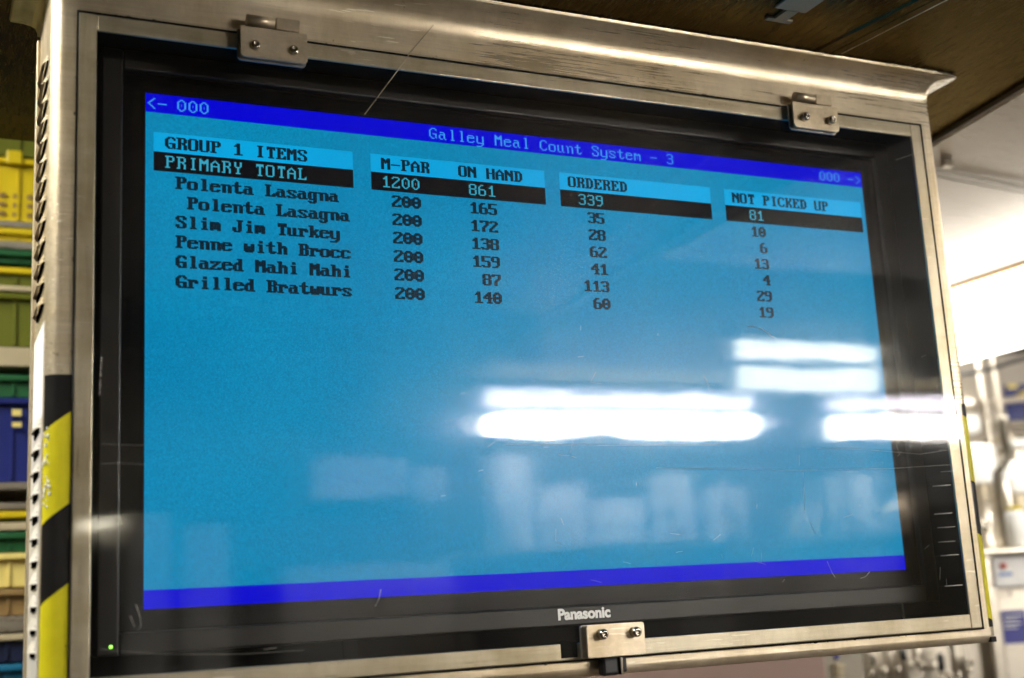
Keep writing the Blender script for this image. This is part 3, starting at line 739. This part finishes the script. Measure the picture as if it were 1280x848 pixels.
obj('side_post', fbox(1226, 691, 1243, 700, DK, .05, .006, True), M['bgsteel'], ct)
k = DK / FPX
def yawpt(px, py, d, fwd=0.): return pd(px, py, d) + Matrix.Rotation(YAW, 3, 'Z') @ Vector((0, -fwd, 0))
bm = bmesh.new(); bmesh.ops.create_uvsphere(bm, u_segments=14, v_segments=8, radius=4.2 * k); xf(bm, Matrix.Translation(yawpt(1250.5, 708, DK, .018)))
obj('red_knob', bm, M['red'], ct)
lb = obj('name_label', fbox(1240, 713, 1264, 724, DK, .004, 0, push=-.0205), M['white'], ct)
obj('label_text', fbox(1244, 716, 1261, 720, DK, .0012, 0, push=-.0225), M['bluelabel'], lb)
bm = tube(bmesh.new(), [yawpt(1260, 738, DK, .012), yawpt(1260, 746, DK, .012)], 1.8 * k, 8); obj('latch', bm, M['dull'], ct)
nt_ = obj('notice', fbox(1247, 760, 1284, 809, DK, .004, .001, push=-.006), M['white'], ct)
obj('notice_field', fbox(1249, 763.5, 1282, 804, DK, .0012, 0, push=-.0085), M['signblue'], nt_)
bm = bmesh.new()
for i, y in enumerate((769, 774, 779, 784, 789, 794, 799)): fbox(1253 + i % 2, y, 1276 - (i * 5) % 9, y + 1.4, DK, .0008, 0, bm=bm, push=-.0100)
obj('notice_lines', bm, M['paper'], nt_)
# urns on the counter
def urn(px, pw, py0, label):
    c = pd(px, 683, DK + .32); r = pw / 2 * (DK + .32) / FPX
    z0 = pd(1340, 683, DK).z + 0.001; z0 = fz
    z1 = pd(px, py0, DK + .32).z; h = z1 - z0
    t = thing('steel_urn', label, 'urn', (c.x, c.y, z0), 'steel urns on the counter')
    obj('urn_body', lathe(bmesh.new(), (c.x, c.y, z0), [(r * .80, .0005), (r * .80, h * .08), (r * .70, h * .10), (r * .70, h * .58), (r * .8, h * .60), (r * .8, h * .615)], 28), M['bgsteel'], t)
    obj('urn_lid', lathe(bmesh.new(), (c.x, c.y, z0), [(r * .98, h * .622), (r, h * .64), (r, h * .88), (r * .96, h * .94), (r * .80, h * .985), (r * .3, h), (r * .05, h * 1.002)], 28), M['white'], t)  # overexposed glare on the steel dome, put into a white colour
    bm = tube(bmesh.new(), [(c.x - r * .55, c.y - r * .62, z0 + h * .25), (c.x - r * .85, c.y - r * .95, z0 + h * .25), (c.x - r * .9, c.y - r, z0 + h * .17)], .012, 10)
    obj('tap', bm, M['bolt'], t)
    return t
_c = pd(1320, 686.5, DK); fz = _c.z + 3.5 * k + .0006
urn(1234, 50, 552, 'steel urn with a wide white lid close to the cabinet\'s right edge')
urn(1280, 62, 574, 'lower steel urn with lid whitened for glare at the right edge of the photo')
# pipes, posts, cable
def pipe(name, label, pts, d, r, m, cat='pipe'):
    P = [pd(x, y, d) for x, y in pts]; q = []
    for a, b in zip(P, P[1:]):
        q += [a.lerp(b, s / 4) for s in range(4)]
    q.append(P[-1])
    for _ in range(3): q = [q[0]] + [(q[i - 1] + q[i] * 2 + q[i + 1]) / 4 for i in range(1, len(q) - 1)] + [q[-1]]
    return tag(obj(name, tube(bmesh.new(), q, r, 12), M[m], None, tuple(P[-1])), label, cat)
pipe('drain_pipe', 'dark bent pipe rising between the two urns', [(1254, 520), (1256, 548), (1262, 566), (1254, 580), (1246, 592), (1250, 620), (1256, 652), (1260, 684)], DK + .12, .012, 'dull')
top_z = .4195
def post(px, pw, d, m, label):
    c = pd(px, 520, d); r = pw / 2 * d / FPX
    return tag(obj('support_post', B(c.x - r, c.x + r, c.y - r, c.y + r, FLOOR, top_z - .001, bev=.006), M[m], None, (c.x, c.y, FLOOR)), label, 'post')
post(1233, 9, 3.55, 'bgsteel', 'wider pale steel post behind the urns, nearer the cabinet')
post(1251, 7, 3.55, 'bgsteel', 'thin pale steel post behind the urns, beside the blue poster')
pipe('hanging_cable', 'thin dark cable sagging under the ceiling right of the cabinet', [(1150, 476), (1205, 468), (1240, 461), (1262, 453), (1290, 446), (1360, 425)], 3.4, .006, 'rubber', 'cable')
pipe('ceiling_pipe', 'short pale pipe under the ceiling lamp right of the cabinet', [(1150, 436), (1190, 431), (1234, 428)], 3.6, .012, 'bgsteel')
t = thing('wall_dispenser', 'white rounded dispenser with a grey window right of the cabinet', 'dispenser', tuple(pd(1212, 543, 3.5)))
obj('case', fbox(1188, 516, 1229, 544, 3.5, .16, .02), M['white'], t); obj('cover', fbox(1190, 490, 1227, 515, 3.5, .15, .02), M['bgsteel'], t)
t = thing('poster', 'blue poster with a yellow wave behind the urns', 'poster', tuple(pd(1275, 532, 3.86)))
obj('sheet', fbox(1258, 480, 1300, 531, 3.86, .01, 0), M['blue'], t)
bm = bmesh.new(); P = [(1258, 500), (1266, 500), (1275, 496), (1284, 490), (1300, 486)]
tube(bm, [yawpt(x, y, 3.86, .001) for x, y in P], .009, 8); obj('wave', bm, M['straw'], t)
obj('wave_band', fbox(1259, 480.5, 1272, 486, 3.86, .001, 0, push=-.0015), M['straw'], t)
t = thing('juice_machine', 'bright steel drum machine resting above the counter behind the urns', 'machine', tuple(pd(1275, 683, DK + .55)))
obj('drum', fbox(1262, 535, 1330, 683, DK + .55, .3, .03), M['bgsteel'], t); obj('lid', fbox(1258, 548, 1334, 560, DK + .55, .34, .01, push=-.02), M['white'], t)
# dark machine and valve rack under the cabinet
t = thing('dark_machine', 'dark steel machine with beige knobs below the cabinet', 'machine', (*pd(1050, 840, 2.6)[:2], FLOOR))
obj('carcass', fbox(1023, 800, 1078, 830, 2.6, .4, .004, True), M['dull'], t)
for y in (833, 841, 849, 857): 
    p = yawpt(1046, y, 2.6, .012); obj('knob', tube(bmesh.new(), [p + RC @ Vector((-.012, 0, 0)), p + RC @ Vector((.012, 0, 0))], .0048, 12), M['tan'], t)
bm = bmesh.new(); bmesh.ops.create_uvsphere(bm, u_segments=12, v_segments=8, radius=.006); xf(bm, Matrix.Translation(yawpt(1045, 821, 2.6, .004))); obj('indicator', bm, M['signblue'], t)
t = thing('valve_rack', 'pale rack of chrome valves with black levers under the cabinet\'s right end', 'valves', (*pd(1160, 840, 2.95)[:2], FLOOR))
obj('back_panel', fbox(1079, 790, 1226, 830, 3.0, .05, .004, True), M['bgsteel'], t)
d = 2.9
for x, y0, y1, r in ((1110, 800, 860, .014), (1124, 800, 860, .010), (1144, 805, 833, .012), (1192, 805, 846, .013), (1200, 800, 850, .006), (1088, 815, 860, .008)):
    obj('pipe', tube(bmesh.new(), [pd(x, y0, d), pd(x + (y1 - y0) * .15, y1, d)], r, 14), M['bgsteel'], t)
for x, y, r in ((1139, 832, .008), (1146, 826, .007), (1152, 832, .008), (1177, 842, .007), (1187, 845, .010), (1198, 844, .009), (1211, 838, .009), (1214, 828, .008), (1105, 839, .011), (1122, 837, .010), (1089, 842, .008)):
    bm = bmesh.new(); bmesh.ops.create_uvsphere(bm, u_segments=14, v_segments=10, radius=r)
    xf(bm, Matrix.Translation(pd(x, y, d - .03)))
    for f in bm.faces: f.smooth = True
    obj('valve_knob', bm, M['bolt'], t)
for x, y0, y1 in ((1128, 812, 826), (1175, 818, 838), (1090, 820, 832)):
    obj('lever', tube(bmesh.new(), [pd(x, y0, d - .03), pd(x + 2, y1, d - .03)], .008 if x > 1100 else .004, 10, None), M['rubber'], t)
obj('pipe', tube(bmesh.new(), [pd(1152, 836, d), pd(1180, 830, d)], .007, 12), M['bgsteel'], t)
for i, (x, y0, y1, rr, mm, lb) in enumerate(((1268, 600, 683, .013, 'bgsteel', 'pale steel stand pipe rising behind the right-hand urn'), (1218, 604, 684, .016, 'bgsteel', 'thick steel stand pipe between the cabinet edge and the left-hand urn'))):
    q = pd(x, y1, DK + .14); q.z = fz
    tag(obj('stand_pipe', tube(bmesh.new(), [q, Vector((q.x, q.y, pd(x, y0, DK + .14).z))], rr, 14), M[mm], None, tuple(q)), lb, 'pipe')
t = thing('small_jug', 'white jug with a yellow lid standing by the right-hand urn', 'jug', (pd(1274, 684, DK + .05).x, pd(1274, 684, DK + .05).y, fz))
c = pd(1274, 684, DK + .05); h = pd(1274, 632, DK + .05).z - fz
obj('jug_body', lathe(bmesh.new(), (c.x, c.y, fz), [(.020, .0005), (.026, h * .1), (.024, h * .8), (.018, h * .9)], 18), M['white'], t)
obj('jug_lid', lathe(bmesh.new(), (c.x, c.y, fz), [(.019, h * .905), (.019, h * .98), (.008, h)], 18), M['yellow'], t)
pipe('wall_pipe', 'thin steel pipe running level along the pale partition wall', [(1190, 508), (1240, 503), (1320, 494)], 3.7, .010, 'bgsteel')
pipe('wall_conduit', 'dark conduit running level under the thin steel wall pipe', [(1190, 536), (1240, 533), (1320, 528)], 3.7, .012, 'dull')
# strips and a clip on the ceiling right of the canopy
def onz(px, py, z): 
    v = RC @ Vector(((px - 640) / FPX, -(py - 424) / FPX, -1)); return CAM_LOC + v * ((z - CAM_LOC.z) / v.z)
bm = bmesh.new()
for o_ in (0, 8.5):
    a, b = onz(1160, 210 + o_, .416), onz(1400, 253 + o_ * 1.4, .416); tube(bm, [a, b], .0018, 8)
tag(obj('ceiling_strip', bm, M['housing'], None, tuple(onz(1230, 225, .416))), 'pair of thin pale strips along the ceiling right of the canopy', 'strip')
c = onz(1184, 207, .41)
t = thing('ceiling_clip', 'small bright clip on the ceiling strip beside the cabinet', 'clip', tuple(c))
obj('base', B(c.x - .009, c.x + .009, c.y - .006, c.y + .006, c.z - .003, .4195, bev=.001), M['bolt'], t)
